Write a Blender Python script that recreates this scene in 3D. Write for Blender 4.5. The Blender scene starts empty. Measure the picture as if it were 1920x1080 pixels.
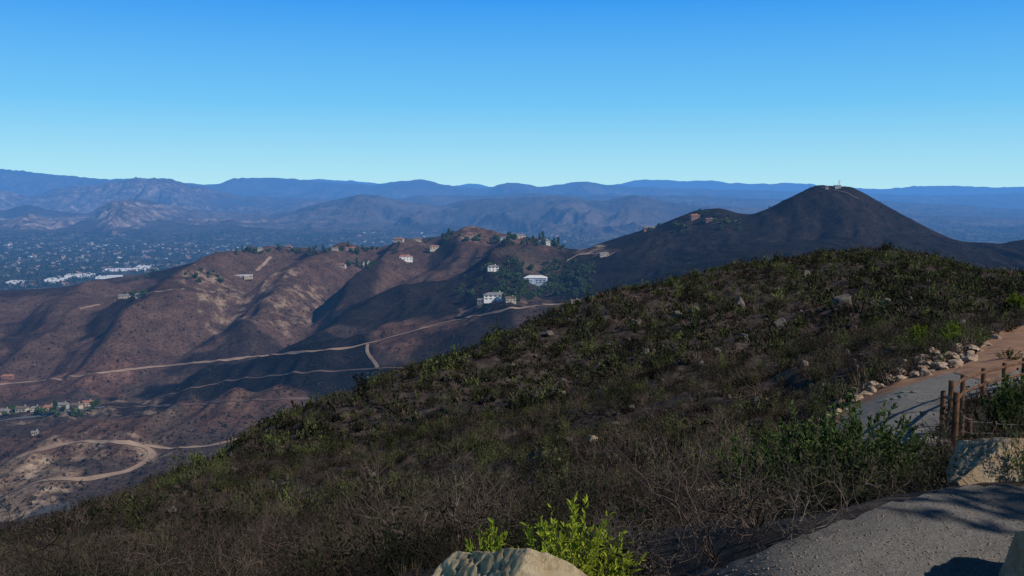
import bpy, math, random
import numpy as np
from mathutils import Vector, Matrix
from mathutils.bvhtree import BVHTree
R=math.radians
random.seed(5); rg=np.random.default_rng(7)
scene=bpy.context.scene; C=scene.collection
# ---------------------------------------------------------------- camera model (original is 1920x1080)
F=1844.0; PIT=math.atan(175/1844.0); cp,sp=math.cos(PIT),math.sin(PIT)
cam=bpy.data.objects.new('camera',bpy.data.cameras.new('camera')); C.objects.link(cam)
cam.data.sensor_width=36; cam.data.lens=36*F/1920; cam.rotation_euler=(math.pi/2-PIT,0,0)
cam.data.clip_start=.1; cam.data.clip_end=90000; scene.camera=cam
def ae(px,py):
    X=(px-960)/F; Yc=(540-py)/F; dy=cp+Yc*sp
    return X/dy,(-sp+Yc*cp)/dy
def proj(x,y,z):
    d=y*cp-z*sp; u=y*sp+z*cp
    return 960+F*x/d, 540-F*u/d
def W(px,py,D):
    a,e=ae(px,py); return Vector((a*D,D,e*D))
# ---------------------------------------------------------------- numeric helpers
def pchip(xk,yk,xq):
    xk=np.asarray(xk,float); yk=np.asarray(yk,float); xq=np.asarray(xq,float)
    sh=(-1,)+(1,)*(yk.ndim-1)
    h=np.diff(xk).reshape(sh); d=np.diff(yk,axis=0)/h
    m=np.zeros_like(yk); m[0]=d[0]; m[-1]=d[-1]
    if len(xk)>2:
        a,b=d[:-1],d[1:]; ok=a*b>0
        m[1:-1]=np.where(ok,2*a*b/np.where(ok,a+b,1),0)
    i=np.clip(np.searchsorted(xk,xq)-1,0,len(xk)-2)
    hh=(xk[i+1]-xk[i]); t=np.clip((xq-xk[i])/hh,0,1).reshape(sh); hh=hh.reshape(sh)
    return ((2*t**3-3*t**2+1)*yk[i]+(t**3-2*t**2+t)*hh*m[i]+(-2*t**3+3*t**2)*yk[i+1]+(t**3-t**2)*hh*m[i+1])
PERM=np.random.default_rng(3).permutation(4096); ANG=np.random.default_rng(4).random(4096)*2*np.pi
def pn(x,y,s=0):
    xi=np.floor(x).astype(int); yi=np.floor(y).astype(int); xf=x-xi; yf=y-yi
    def g(i,j):
        k=PERM[(PERM[(xi+i+s*37)&4095]+yi+j)&4095]; a=ANG[k]; return np.cos(a)*(xf-i)+np.sin(a)*(yf-j)
    u=xf**3*(xf*(xf*6-15)+10); v=yf**3*(yf*(yf*6-15)+10)
    return 1.5*((g(0,0)*(1-u)+g(1,0)*u)*(1-v)+(g(0,1)*(1-u)+g(1,1)*u)*v)
def fbm(x,y,o=4,s=0,gain=.5):
    r=0;a=1
    for k in range(o): r=r+a*pn(x*2**k,y*2**k,s+k*3); a*=gain
    return r
def ridged(x,y,o=4,s=0,gain=.5):
    r=0;a=1;t=0
    for k in range(o): r=r+a*(1-2*np.abs(pn(x*2**k,y*2**k,s+k*3))); t+=a; a*=gain
    return r/t
def pip(px,py,poly):
    px=np.asarray(px,float); py=np.asarray(py,float); r=np.zeros(px.shape,bool); n=len(poly)
    for i in range(n):
        x0,y0=poly[i]; x1,y1=poly[(i+1)%n]
        if y0==y1: continue
        r^=((y0>py)!=(y1>py))&(px<(x1-x0)*(py-y0)/(y1-y0)+x0)
    return r
def blur(A,n):
    for _ in range(n):
        B=np.pad(A,1,mode='edge'); A=(B[1:-1,1:-1]*2+B[:-2,1:-1]+B[2:,1:-1]+B[1:-1,:-2]+B[1:-1,2:])/6
    return A
# ---------------------------------------------------------------- object helpers
def props(o,label=None,cat=None,group=None,kind=None):
    if label:o['label']=label
    if cat:o['category']=cat
    if group:o['group']=group
    if kind:o['kind']=kind
    return o
def raw_mesh(name,V,Fq,mat,parent=None,smooth=False,tint=None):
    me=bpy.data.meshes.new(name); V=np.asarray(V,np.float32).reshape(-1,3); Fq=np.asarray(Fq,np.int32)
    k=Fq.shape[1]; me.vertices.add(len(V)); me.vertices.foreach_set('co',V.ravel())
    me.loops.add(Fq.size); me.loops.foreach_set('vertex_index',Fq.ravel())
    me.polygons.add(len(Fq)); me.polygons.foreach_set('loop_start',np.arange(0,Fq.size,k,dtype=np.int32))
    me.polygons.foreach_set('loop_total',np.full(len(Fq),k,np.int32))
    if smooth: me.polygons.foreach_set('use_smooth',np.ones(len(Fq),bool))
    me.update(calc_edges=True)
    if tint is not None:
        at=me.color_attributes.new('tint','FLOAT_COLOR','POINT'); at.data.foreach_set('color',np.asarray(tint,np.float32).ravel())
    me.materials.append(mat)
    o=bpy.data.objects.new(name,me); C.objects.link(o)
    if parent:o.parent=parent
    return o
def py_mesh(name,V,Fc,mat,parent=None,smooth=False):
    me=bpy.data.meshes.new(name); me.from_pydata([tuple(v) for v in V],[],Fc); me.materials.append(mat); me.update()
    if smooth:
        for p in me.polygons:p.use_smooth=True
    o=bpy.data.objects.new(name,me); C.objects.link(o)
    if parent:o.parent=parent
    return o
def thing(name,label,cat,loc=(0,0,0),rz=0,group=None):
    o=bpy.data.objects.new(name,None); C.objects.link(o); o.location=loc; o.rotation_euler=(0,0,rz); o.empty_display_size=.2
    return props(o,label,cat,group)
def dup(root,loc,rz=0,sc=1,label=None,group=None):
    r=root.copy(); C.objects.link(r); r.location=loc; r.rotation_euler=(0,0,rz)
    r.scale=(sc,sc,sc) if not hasattr(sc,'__len__') else sc
    if label:r['label']=label
    if group:r['group']=group
    for ch in list(root.children):
        c=ch.copy(); C.objects.link(c); c.parent=r
        for g in list(ch.children):
            d=g.copy(); C.objects.link(d); d.parent=c
    return r
def abox(V,Fc,x0,x1,y0,y1,z0,z1):
    b=len(V); V+= [(x0,y0,z0),(x1,y0,z0),(x1,y1,z0),(x0,y1,z0),(x0,y0,z1),(x1,y0,z1),(x1,y1,z1),(x0,y1,z1)]
    Fc+=[tuple(b+i for i in f) for f in ((3,2,1,0),(4,5,6,7),(0,1,5,4),(1,2,6,5),(2,3,7,6),(3,0,4,7))]
def box(name,dims,mat,parent):
    V=[];Fc=[]; abox(V,Fc,*dims); return py_mesh(name,V,Fc,mat,parent)
def grid(name,X,Y,Z,mat,tint=None,smooth=True):
    nu,nv=X.shape; V=np.stack([X,Y,Z],-1).reshape(-1,3)
    i=np.arange(nu-1)[:,None]*nv+np.arange(nv-1)[None]; i=i.ravel()
    Fq=np.stack([i,i+nv,i+nv+1,i+1],-1)
    o=raw_mesh(name,V,Fq,mat,None,smooth,None if tint is None else tint.reshape(-1,4))
    bv=BVHTree.FromPolygons([tuple(v) for v in V.tolist()],[tuple(f) for f in Fq.tolist()])
    return o,bv
# ---------------------------------------------------------------- materials
HAZE=(.082,.262,.65,1); HL=14000.0  # aerial haze painted into materials: blue emission mixed in with distance from the origin
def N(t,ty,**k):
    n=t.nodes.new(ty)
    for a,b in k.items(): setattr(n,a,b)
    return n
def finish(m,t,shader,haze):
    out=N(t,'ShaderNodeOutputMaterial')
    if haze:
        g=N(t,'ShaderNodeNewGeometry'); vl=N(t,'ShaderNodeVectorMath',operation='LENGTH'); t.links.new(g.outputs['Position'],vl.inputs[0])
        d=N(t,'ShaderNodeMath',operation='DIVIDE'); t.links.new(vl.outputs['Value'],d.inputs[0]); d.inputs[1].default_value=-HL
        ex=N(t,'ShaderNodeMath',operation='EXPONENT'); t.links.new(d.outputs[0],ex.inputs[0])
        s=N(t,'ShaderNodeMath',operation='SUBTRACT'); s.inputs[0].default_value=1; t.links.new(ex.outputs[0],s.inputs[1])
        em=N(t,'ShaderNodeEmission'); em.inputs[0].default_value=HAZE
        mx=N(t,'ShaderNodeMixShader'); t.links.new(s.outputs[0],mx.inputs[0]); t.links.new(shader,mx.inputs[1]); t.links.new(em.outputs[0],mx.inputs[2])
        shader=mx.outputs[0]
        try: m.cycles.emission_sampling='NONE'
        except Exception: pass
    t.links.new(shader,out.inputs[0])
def newmat(name):
    m=bpy.data.materials.new(name); m.use_nodes=True; m.node_tree.nodes.clear(); return m,m.node_tree
def coord(t,world):
    if world: return N(t,'ShaderNodeNewGeometry').outputs['Position']
    return N(t,'ShaderNodeTexCoord').outputs['Object']
def noise(t,co,scale,detail=5,rough=.6):
    n=N(t,'ShaderNodeTexNoise'); n.inputs['Scale'].default_value=scale; n.inputs['Detail'].default_value=detail; n.inputs['Roughness'].default_value=rough
    t.links.new(co,n.inputs['Vector']); return n.outputs['Fac']
def ramp(t,fac,stops):
    r=N(t,'ShaderNodeValToRGB'); e=r.color_ramp.elements
    while len(e)<len(stops): e.new(.5)
    for i,(p,c) in enumerate(stops): e[i].position=p; e[i].color=(*c,1) if len(c)==3 else c
    t.links.new(fac,r.inputs[0]); return r.outputs[0]
def mixc(t,fac,a,b,mode='MIX'):
    n=N(t,'ShaderNodeMix',data_type='RGBA',blend_type=mode)
    for s,v in ((n.inputs[0],fac),(n.inputs[6],a),(n.inputs[7],b)):
        if hasattr(v,'is_linked') : t.links.new(v,s)
        else: s.default_value=v if not hasattr(v,'__len__') or len(v)==4 else (*v,1)
    return n.outputs[2]
def simple(name,stops,scale=5,rough=.85,bump=0,bscale=None,haze=False,world=False,detail=6,spec=.2,metal=0,bdist=.02):
    m,t=newmat(name); co=coord(t,world); f=noise(t,co,scale,detail)
    b=N(t,'ShaderNodeBsdfPrincipled'); b.inputs['Roughness'].default_value=rough; b.inputs['Specular IOR Level'].default_value=spec; b.inputs['Metallic'].default_value=metal
    t.links.new(ramp(t,f,stops),b.inputs['Base Color'])
    if bump:
        bp=N(t,'ShaderNodeBump'); bp.inputs['Strength'].default_value=bump; bp.inputs['Distance'].default_value=bdist
        t.links.new(noise(t,co,bscale or scale*4,8,.65),bp.inputs['Height']); t.links.new(bp.outputs[0],b.inputs['Normal'])
    finish(m,t,b.outputs[0],haze); return m
def foliage(name,c1,c2,haze=False,trans=.25,tint=True,scale=3):
    m,t=newmat(name); co=coord(t,True)
    if tint:
        at=N(t,'ShaderNodeAttribute',attribute_name='tint'); fac=at.outputs['Fac']
    else: fac=noise(t,co,scale,3)
    col=ramp(t,fac,[(.15,c1),(.85,c2)])
    d=N(t,'ShaderNodeBsdfDiffuse'); tr=N(t,'ShaderNodeBsdfTranslucent'); t.links.new(col,d.inputs[0]); t.links.new(col,tr.inputs[0])
    mx=N(t,'ShaderNodeMixShader'); mx.inputs[0].default_value=trans; t.links.new(d.outputs[0],mx.inputs[1]); t.links.new(tr.outputs[0],mx.inputs[2])
    finish(m,t,mx.outputs[0],haze); return m
def terrain_mat_mid():
    m,t=newmat('hill_soil_and_scrub'); co=coord(t,True)
    at=N(t,'ShaderNodeAttribute',attribute_name='tint'); sep=N(t,'ShaderNodeSeparateColor'); t.links.new(at.outputs['Color'],sep.inputs[0])
    big=noise(t,co,.012,6,.6); fine=noise(t,co,.05,8,.58); speck=noise(t,co,.33,4,.7)
    base=ramp(t,big,[(.3,(.038,.030,.028)),(.5,(.062,.045,.038)),(.7,(.105,.072,.056))])
    red=ramp(t,fine,[(.35,(.066,.037,.030)),(.5,(.100,.056,.043)),(.68,(.17,.100,.072))])
    col=mixc(t,sep.outputs[0],base,red)
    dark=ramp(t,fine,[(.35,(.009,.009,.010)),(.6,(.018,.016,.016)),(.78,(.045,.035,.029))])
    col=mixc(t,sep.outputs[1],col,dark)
    tan=ramp(t,fine,[(.38,(.14,.09,.06)),(.52,(.26,.18,.125)),(.7,(.42,.32,.235))])
    ft=N(t,'ShaderNodeMath',operation='MULTIPLY'); t.links.new(sep.outputs[2],ft.inputs[0]); t.links.new(ramp(t,fine,[(.47,(.05,.05,.05)),(.60,(1,1,1))]),ft.inputs[1])
    s2=N(t,'ShaderNodeMath',operation='MULTIPLY_ADD',use_clamp=True); t.links.new(sep.outputs[2],s2.inputs[0]); s2.inputs[1].default_value=4; s2.inputs[2].default_value=-3.2
    fa=N(t,'ShaderNodeMath',operation='MAXIMUM'); t.links.new(ft.outputs[0],fa.inputs[0]); t.links.new(s2.outputs[0],fa.inputs[1])
    col=mixc(t,fa.outputs[0],col,tan)
    spk=ramp(t,speck,[(.42,(.45,.46,.44)),(.56,(1,1,1))])
    col=mixc(t,.75,col,spk,'MULTIPLY')
    d=N(t,'ShaderNodeBsdfDiffuse'); t.links.new(col,d.inputs[0])
    bp=N(t,'ShaderNodeBump'); bp.inputs['Strength'].default_value=.7; bp.inputs['Distance'].default_value=2.6; t.links.new(noise(t,co,.04,9,.60),bp.inputs['Height']); t.links.new(bp.outputs[0],d.inputs['Normal'])
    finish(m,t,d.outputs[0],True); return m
def terrain_mat_far():
    m,t=newmat('far_mountain_rock_and_chaparral'); co=coord(t,True)
    at=N(t,'ShaderNodeAttribute',attribute_name='tint'); sep=N(t,'ShaderNodeSeparateColor'); t.links.new(at.outputs['Color'],sep.inputs[0])
    big=noise(t,co,.0014,8,.58); fine=noise(t,co,.010,8,.68)
    base=ramp(t,big,[(.3,(.026,.027,.030)),(.5,(.055,.049,.046)),(.7,(.11,.088,.074))])
    rock=ramp(t,fine,[(.42,(.06,.05,.045)),(.54,(.24,.18,.15)),(.68,(.62,.50,.42))])
    col=mixc(t,sep.outputs[0],base,rock)
    val=ramp(t,fine,[(.38,(.020,.030,.024)),(.54,(.055,.055,.043)),(.68,(.22,.18,.14))])
    col=mixc(t,sep.outputs[1],col,val)
    d=N(t,'ShaderNodeBsdfDiffuse'); t.links.new(col,d.inputs[0])
    bp=N(t,'ShaderNodeBump'); bp.inputs['Strength'].default_value=1; bp.inputs['Distance'].default_value=150; t.links.new(noise(t,co,.0022,8,.56),bp.inputs['Height']); t.links.new(bp.outputs[0],d.inputs['Normal'])
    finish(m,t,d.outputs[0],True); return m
M={}
M['mid']=terrain_mat_mid(); M['far']=terrain_mat_far()
M['ground']=simple('near_hillside_soil',[(.3,(.016,.013,.012)),(.5,(.034,.026,.023)),(.72,(.095,.070,.055))],1.1,.95,.9,9,world=True,bdist=.08)
def gravel(name,ca_,cb_,cc_,cd_):
    m,t=newmat(name); co=coord(t,True)
    a=noise(t,co,1.1,6,.65); f=noise(t,co,75,4,.85)
    col=mixc(t,.5,ramp(t,a,[(.32,ca_),(.68,cb_)]),ramp(t,f,[(.36,cc_),(.64,cd_)]))
    b=N(t,'ShaderNodeBsdfPrincipled'); b.inputs['Roughness'].default_value=.95; b.inputs['Specular IOR Level'].default_value=.05; t.links.new(col,b.inputs['Base Color'])
    bp=N(t,'ShaderNodeBump'); bp.inputs['Strength'].default_value=1; bp.inputs['Distance'].default_value=.012; t.links.new(f,bp.inputs['Height'])
    b2=N(t,'ShaderNodeBump'); b2.inputs['Strength'].default_value=.8; b2.inputs['Distance'].default_value=.06; t.links.new(noise(t,co,4,7,.6),b2.inputs['Height']); t.links.new(bp.outputs[0],b2.inputs['Normal'])
    t.links.new(b2.outputs[0],b.inputs['Normal']); finish(m,t,b.outputs[0],False); return m
M['gravel']=gravel('grey_gravel',(.105,.097,.088),(.18,.165,.148),(.05,.047,.043),(.26,.24,.215))
M['gravelp']=gravel('warm_grey_path_gravel',(.13,.12,.108),(.22,.20,.178),(.08,.073,.066),(.29,.265,.235))
M['dirtpath']=simple('orange_brown_dirt',[(.3,(.17,.088,.05)),(.55,(.27,.15,.088)),(.75,(.35,.225,.145))],1.4,.95,.7,22,world=True,bdist=.03)
M['road']=simple('pale_dirt_track',[(.3,(.15,.10,.072)),(.7,(.27,.195,.14))],.04,.95,haze=True,world=True)
M['roadr']=simple('reddish_dirt_track',[(.3,(.065,.046,.037)),(.7,(.115,.08,.062))],.04,.95,haze=True,world=True)
M['asphalt']=simple('asphalt',[(.3,(.075,.075,.08)),(.7,(.12,.12,.12))],.1,.9,haze=True,world=True)
M['water']=simple('pond_water',[(.3,(.04,.038,.036)),(.7,(.07,.064,.058))],.1,.55,haze=True,world=True,spec=.3)
def rockmat(name,c,lo=(.30,.27,.25),bd=.05):
    m,t=newmat(name); co=coord(t,False)
    a=noise(t,co,1.8,9,.68); f=noise(t,co,16,8,.75)
    col=ramp(t,a,[(.3,c[0]),(.44,c[1]),(.58,c[2]),(.74,c[3])])
    col=mixc(t,.6,col,ramp(t,f,[(.32,lo),(.50,(1,1,1))]),'MULTIPLY')
    b=N(t,'ShaderNodeBsdfPrincipled'); b.inputs['Roughness'].default_value=.9; b.inputs['Specular IOR Level'].default_value=.2; t.links.new(col,b.inputs['Base Color'])
    bp=N(t,'ShaderNodeBump'); bp.inputs['Strength'].default_value=1; bp.inputs['Distance'].default_value=bd; t.links.new(noise(t,co,7,12,.78),bp.inputs['Height']); t.links.new(bp.outputs[0],b.inputs['Normal'])
    finish(m,t,b.outputs[0],False); return m
M['boulder']=rockmat('warm_tan_granite',((.30,.19,.10),(.52,.39,.23),(.62,.50,.33),(.68,.59,.45)))
M['boulderg']=rockmat('pale_pinkish_granite',((.20,.12,.07),(.38,.28,.18),(.48,.39,.28),(.57,.50,.40)))
M['greyrock']=rockmat('grey_granite',((.040,.034,.031),(.08,.068,.060),(.125,.11,.095),(.19,.17,.15)))
M['edgerock']=rockmat('pale_path_stone',((.14,.09,.06),(.29,.20,.14),(.40,.31,.23),(.48,.41,.33)))
M['slab']=rockmat('green_grey_slab',((.10,.11,.09),(.15,.16,.135),(.19,.20,.17),(.24,.24,.20)))
M['wood']=simple('weathered_lodgepole_wood',[(.3,(.055,.027,.015)),(.55,(.11,.057,.029)),(.75,(.18,.10,.052))],6,.85,.5,30)
M['plank']=simple('grey_plank',[(.3,(.20,.18,.16)),(.7,(.32,.29,.26))],8,.85)
M['cable']=simple('grey_cable',[(.3,(.10,.10,.10)),(.7,(.15,.15,.14))],8,.5,metal=.3)
M['green']=foliage('green_brush_leaves',(.026,.029,.016),(.100,.118,.042))
M['dark']=foliage('dark_scrub_leaves',(.013,.015,.010),(.044,.046,.024))
M['dry']=foliage('dry_twigs',(.026,.020,.019),(.130,.098,.082),trans=.05)
M['dead']=foliage('bleached_dead_branches',(.055,.045,.040),(.18,.145,.122),trans=0)
M['straw']=foliage('dry_grass_blades',(.10,.078,.05),(.22,.17,.115),trans=.15)
M['lime']=foliage('bright_sumac_leaves',(.13,.18,.02),(.42,.46,.05),trans=.45)
M['leaf']=foliage('glossy_green_leaves',(.028,.048,.016),(.11,.155,.048),trans=.35)
M['bark']=simple('twig_bark',[(.3,(.06,.045,.035)),(.7,(.14,.11,.085))],10,.9)
M['bark_h']=simple('tree_bark',[(.3,(.05,.04,.03)),(.7,(.09,.07,.05))],1,.9,haze=True)
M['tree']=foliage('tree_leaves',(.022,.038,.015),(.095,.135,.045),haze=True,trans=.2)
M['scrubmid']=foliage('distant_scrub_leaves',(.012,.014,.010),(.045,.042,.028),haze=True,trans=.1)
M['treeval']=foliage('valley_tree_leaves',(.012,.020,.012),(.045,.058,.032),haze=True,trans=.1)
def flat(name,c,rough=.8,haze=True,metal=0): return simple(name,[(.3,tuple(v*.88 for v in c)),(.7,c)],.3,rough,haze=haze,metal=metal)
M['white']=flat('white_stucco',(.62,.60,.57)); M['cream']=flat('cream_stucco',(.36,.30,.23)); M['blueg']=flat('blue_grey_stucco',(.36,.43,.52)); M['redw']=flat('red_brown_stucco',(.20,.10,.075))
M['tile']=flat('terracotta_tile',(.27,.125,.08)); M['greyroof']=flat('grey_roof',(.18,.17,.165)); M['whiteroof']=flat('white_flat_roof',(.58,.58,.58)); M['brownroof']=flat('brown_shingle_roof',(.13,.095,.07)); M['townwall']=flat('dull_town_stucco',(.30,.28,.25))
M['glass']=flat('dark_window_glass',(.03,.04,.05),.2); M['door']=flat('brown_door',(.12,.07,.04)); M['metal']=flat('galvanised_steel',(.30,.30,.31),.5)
# ---------------------------------------------------------------- foreground hillside
crestF=[(-700,1240),(-500,1165),(-300,1100),(0,1003),(100,970),(200,935),(300,893),(400,852),(500,803),(600,755),(700,711),(800,673),(900,635),(1000,598),(1100,561),(1200,532),(1300,509),(1400,486),(1500,470),(1600,465),(1700,471),(1780,482),(1850,495),(1920,510),(2100,540),(2500,570),(2800,580)]
crestF=[(x,y+13) for x,y in crestF]
ca,ce=zip(*[ae(x,y) for x,y in crestF])
cols={-700:[(2,-2.3),(5,-3.4),(8,-4.6),(11,-6),(14,-7.2),(17,-8.6),(21,-10.4),(25,-12.1),(32,0)],
0:[(2,-2.1),(6.5,-2.9),(10,-4.2),(15,-6.1),(20,-8.0),(26,-10.2),(33,-12.6),(40,-14.9),(50,0)],
300:[(2,-2.0),(6.5,-2.8),(12,-4.8),(19,-7.3),(27,-10),(36,-12.8),(46,-15.5),(56,-17.6),(68,0)],
600:[(2,-1.95),(6.5,-2.7),(12,-4.6),(21,-7.7),(31,-10.8),(42,-13.7),(55,-16.5),(70,-18.5),(95,0)],
900:[(2,-1.85),(6.5,-2.5),(12,-4.3),(22,-7.3),(32,-10),(45,-12.7),(62,-15.2),(82,-17),(115,0)],
1200:[(2,-1.8),(6.5,-2.3),(12,-4.0),(22,-6.7),(32,-8.8),(45,-10.9),(65,-13.1),(92,-14.3),(140,0)],
1500:[(2,-1.75),(5.5,-1.85),(12,-4),(22,-6.2),(30,-7.5),(45,-9.3),(70,-11),(105,-11.5),(175,0)],
1700:[(2,-1.75),(5.8,-1.8),(12,-4),(22,-5.8),(30,-6.4),(45,-7.4),(70,-9),(110,-10),(170,0)],
1920:[(2,-1.75),(6.2,-1.8),(12,-4),(22,-5.5),(30,-5.9),(42,-6.5),(65,-8.3),(100,-10.3),(150,0)],
2800:[(2,-1.75),(6.5,-1.8),(12,-3.4),(22,-4.8),(30,-5.2),(42,-5.9),(65,-7.6),(100,-9),(150,0)]}
pk=sorted(cols); acol=np.array([(p-960)/F/.985 for p in pk])
DD=np.array([[q[0] for q in cols[p]] for p in pk],float); ZZ=np.array([[q[1] for q in cols[p]] for p in pk],float)
EE=ZZ/DD; EE[:,8]=pchip(ca,np.array(ce),acol)
nA,nS=640,420
A=np.linspace(acol[0],acol[-1],nA)
lnD=pchip(acol,np.log(DD),A); E=pchip(acol,EE,A); E[:,8]=pchip(ca,np.array(ce),A)
Dc=np.exp(lnD[:,8]); zc=E[:,8]*Dc
D9=Dc*1.5; z9=zc-.32*(D9-Dc); D10=np.maximum(Dc*3,330); z10=np.full(nA,-265.0)
lnD=np.concatenate([lnD,np.log(D9)[:,None],np.log(D10)[:,None]],1); E=np.concatenate([E,(z9/D9)[:,None],(z10/D10)[:,None]],1)
s=np.concatenate([np.linspace(0,8,nS-50),np.linspace(8,10,51)[1:]])
Dg=np.exp(pchip(np.arange(11.),lnD.T,s)).T; Eg=pchip(np.arange(11.),E.T,s).T
Xf=A[:,None]*Dg; Yf=Dg; Zf=Eg*Dg
amp=np.clip((Dg-6.5)/20,0,1)
pxg,pyg=proj(Xf,Yf,Zf)
trailmask=blur(pip(pxg,pyg,[(1480,830),(1590,740),(1700,690),(1830,650),(1960,590),(2300,560),(2300,860),(1700,880)]).astype(float),8)
amp=amp*(1-.9*trailmask)
Zf=Zf+amp*(.75*fbm(Xf/8,Yf/8,4,2)+.16*fbm(Xf/1.4,Yf/1.4,3,9)+np.clip((Dg-30)/40,0,1)*.8*fbm(Xf/20,Yf/20,2,14))+.012*fbm(Xf/.4,Yf/.4,3,5)
fore,BF=grid('near_hillside',Xf,Yf,Zf,M['ground']); props(fore,kind='structure')
# ---------------------------------------------------------------- middle hills
sky=[(-600,600),(-300,565),(0,545),(100,540),(200,528),(260,520),(330,500),(420,482),(500,468),(560,466),(620,472),(690,468),(740,462),(800,448),(860,439),(890,436),(930,446),(970,450),(1010,456),(1050,463),(1085,470),(1120,458),(1170,442),(1230,424),(1280,404),(1310,394),(1345,391),(1385,400),(1405,402),(1430,395),(1460,381),(1490,366),(1520,352),(1532,348),(1592,350),(1612,358),(1650,379),(1690,401),(1730,422),(1765,439),(1790,449),(1830,456),(1870,457),(1920,449),(2100,415),(2600,430)]
sa,se=zip(*[ae(x,y) for x,y in sky])
mc={-600:((1150,600),(900,880),(740,1200),(600,1650)),
0:((960,650),(800,950),(680,1250),(545,1750)),200:((900,700),(780,1000),(640,1300),(530,1850)),400:((830,750),(720,1050),(600,1300),(487,1900)),
500:((790,800),(690,1080),(600,1330),(468,1900)),600:((750,820),(660,1080),(590,1350),(470,1850)),700:((700,850),(640,1050),(560,1400),(463,1800)),
800:((660,880),(600,1080),(530,1400),(445,1800)),900:((620,900),(570,1080),(510,1350),(438,1750)),1000:((590,930),(555,1100),(500,1300),(452,1700)),
1100:((560,930),(530,1100),(500,1250),(465,1560)),1200:((540,900),(510,1080),(480,1230),(435,1480)),1300:((520,880),(490,1050),(460,1200),(397,1420)),
1400:((500,860),(475,1000),(450,1160),(400,1350)),1500:((490,850),(470,980),(440,1150),(362,1300)),1580:((490,850),(470,980),(430,1130),(346,1300)),
1700:((495,850),(478,980),(450,1130),(400,1270)),1800:((500,850),(485,980),(465,1100),(445,1250)),1920:((520,850),(505,950),(490,1050),(450,1250)),2600:((600,850),(560,950),(510,1100),(430,1300))}
mk_=sorted(mc); am=np.array([(p-960)/F/.99 for p in mk_])
MD=np.array([[q[1] for q in mc[p]] for p in mk_],float); ME=np.array([[ae(p,q[0])[1] for q in mc[p]] for p in mk_])
nA,nS=820,520
A=np.linspace(am[0],am[-1],nA); lnD=pchip(am,np.log(MD),A); E=pchip(am,ME,A); E[:,3]=pchip(sa,np.array(se),A)
D0=np.full(nA,270.); z0=E[:,0]*np.exp(lnD[:,0])-25
D4=np.exp(lnD[:,3])
D5=D4*1.12; z5=E[:,3]*D4-45; D6=D4*1.6; z6=np.full(nA,-345.)
lnD=np.concatenate([np.log(D0)[:,None],lnD,np.log(D5)[:,None],np.log(D6)[:,None]],1); E=np.concatenate([(z0/D0)[:,None],E,(z5/D5)[:,None],(z6/D6)[:,None]],1)
s=np.concatenate([np.linspace(0,1,41)[:-1],np.linspace(1,4,nS-100),np.linspace(4,6,61)[1:]])
Dg=np.exp(pchip(np.arange(7.),lnD.T,s)).T; Eg=pchip(np.arange(7.),E.T,s).T
Xm=A[:,None]*Dg; Ym=Dg; Zm=Eg*Dg
PX,PY=proj(Xm,Ym,Zm)
sw=np.broadcast_to(s[None],Xm.shape)
crestfade=1-.93*np.exp(-((sw-4)/.30)**2)
env=np.clip((sw-.6)/.6,0,1)*(1-.97*np.exp(-((sw-4)/.35)**2))
envr=np.clip((sw-.6)/.6,0,1)*(1-.97*np.exp(-((sw-4)/.16)**2))
leftw=np.clip((1250-PX)/300,0,1)
wx=Xm+40*fbm(Xm/300,Ym/300,2,11); wy=Ym+60*fbm(Xm/300,Ym/300,2,17)
Zm=Zm+env*(leftw*(28*ridged(wx/200,wy/460,4,21,.36)-8)+1.0*fbm(wx/50,wy/70,3,31)+leftw*5*ridged(wx/60,wy/210,3,37,.4))+envr*(1-leftw)*(7*ridged(wx/55,wy/230,4,23,.5)-3)
def spur(pts,h,w):
    global Zm
    P=[]
    for (x,y) in pts:
        k=np.argmin((PX-x)**2+(PY-y)**2+np.where((sw<1)|(sw>4.02),1e6,0)); P.append((Xm.flat[k],Ym.flat[k]))
    best=np.full(Xm.shape,1e9)
    for (x0,y0),(x1,y1) in zip(P[:-1],P[1:]):
        L=(x1-x0)**2+(y1-y0)**2+1e-6; t=np.clip(((Xm-x0)*(x1-x0)+(Ym-y0)*(y1-y0))/L,0,1)
        best=np.minimum(best,np.hypot(Xm-x0-t*(x1-x0),Ym-y0-t*(y1-y0)))
    best=best*(1+.25*fbm(Xm/70,Ym/70,3,41))
    Zm=Zm+h*np.exp(-(best/w)**1.4)*crestfade
spur([(500,490),(430,515),(370,550),(300,595),(240,655)],34,62)
spur([(640,492),(600,525),(540,560),(500,610),(470,640)],38,55)
spur([(755,482),(745,510),(700,550),(650,590)],30,48)
spur([(870,460),(855,485),(800,520),(740,560)],28,52)
spur([(560,505),(480,550),(400,610),(330,650)],-22,36)
spur([(700,500),(650,560),(590,600),(540,650)],-24,36)
spur([(1020,480),(980,500),(900,540),(800,570),(700,610),(600,650)],18,55)
spur([(820,500),(760,540),(690,590)],-20,32)
spur([(160,560),(100,620),(60,680)],22,60)
spur([(60,570),(30,640)],-18,50)
spur([(1300,412),(1270,430),(1200,470)],8,50)
spur([(1480,400),(1470,450)],-9,20)
spur([(1540,385),(1530,440)],-7,16)
spur([(1600,380),(1600,440)],-6,14)
spur([(1650,400),(1655,450)],-8,20)
spur([(150,855),(200,870)],20,55)
spur([(400,790),(520,775)],16,55)
spur([(600,700),(480,725),(330,752)],14,42)
spur([(650,735),(500,760),(380,778)],-10,26)
jx=PX+14*fbm(Xm/60,Ym/60,3,51); jy=PY+7*fbm(Xm/60,Ym/60,3,53)
def msk(polys,n=3):
    a=np.zeros(PX.shape)
    for p,v in polys: a=np.maximum(a,v*pip(jx,jy,p))
    return blur(a,n)
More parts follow.
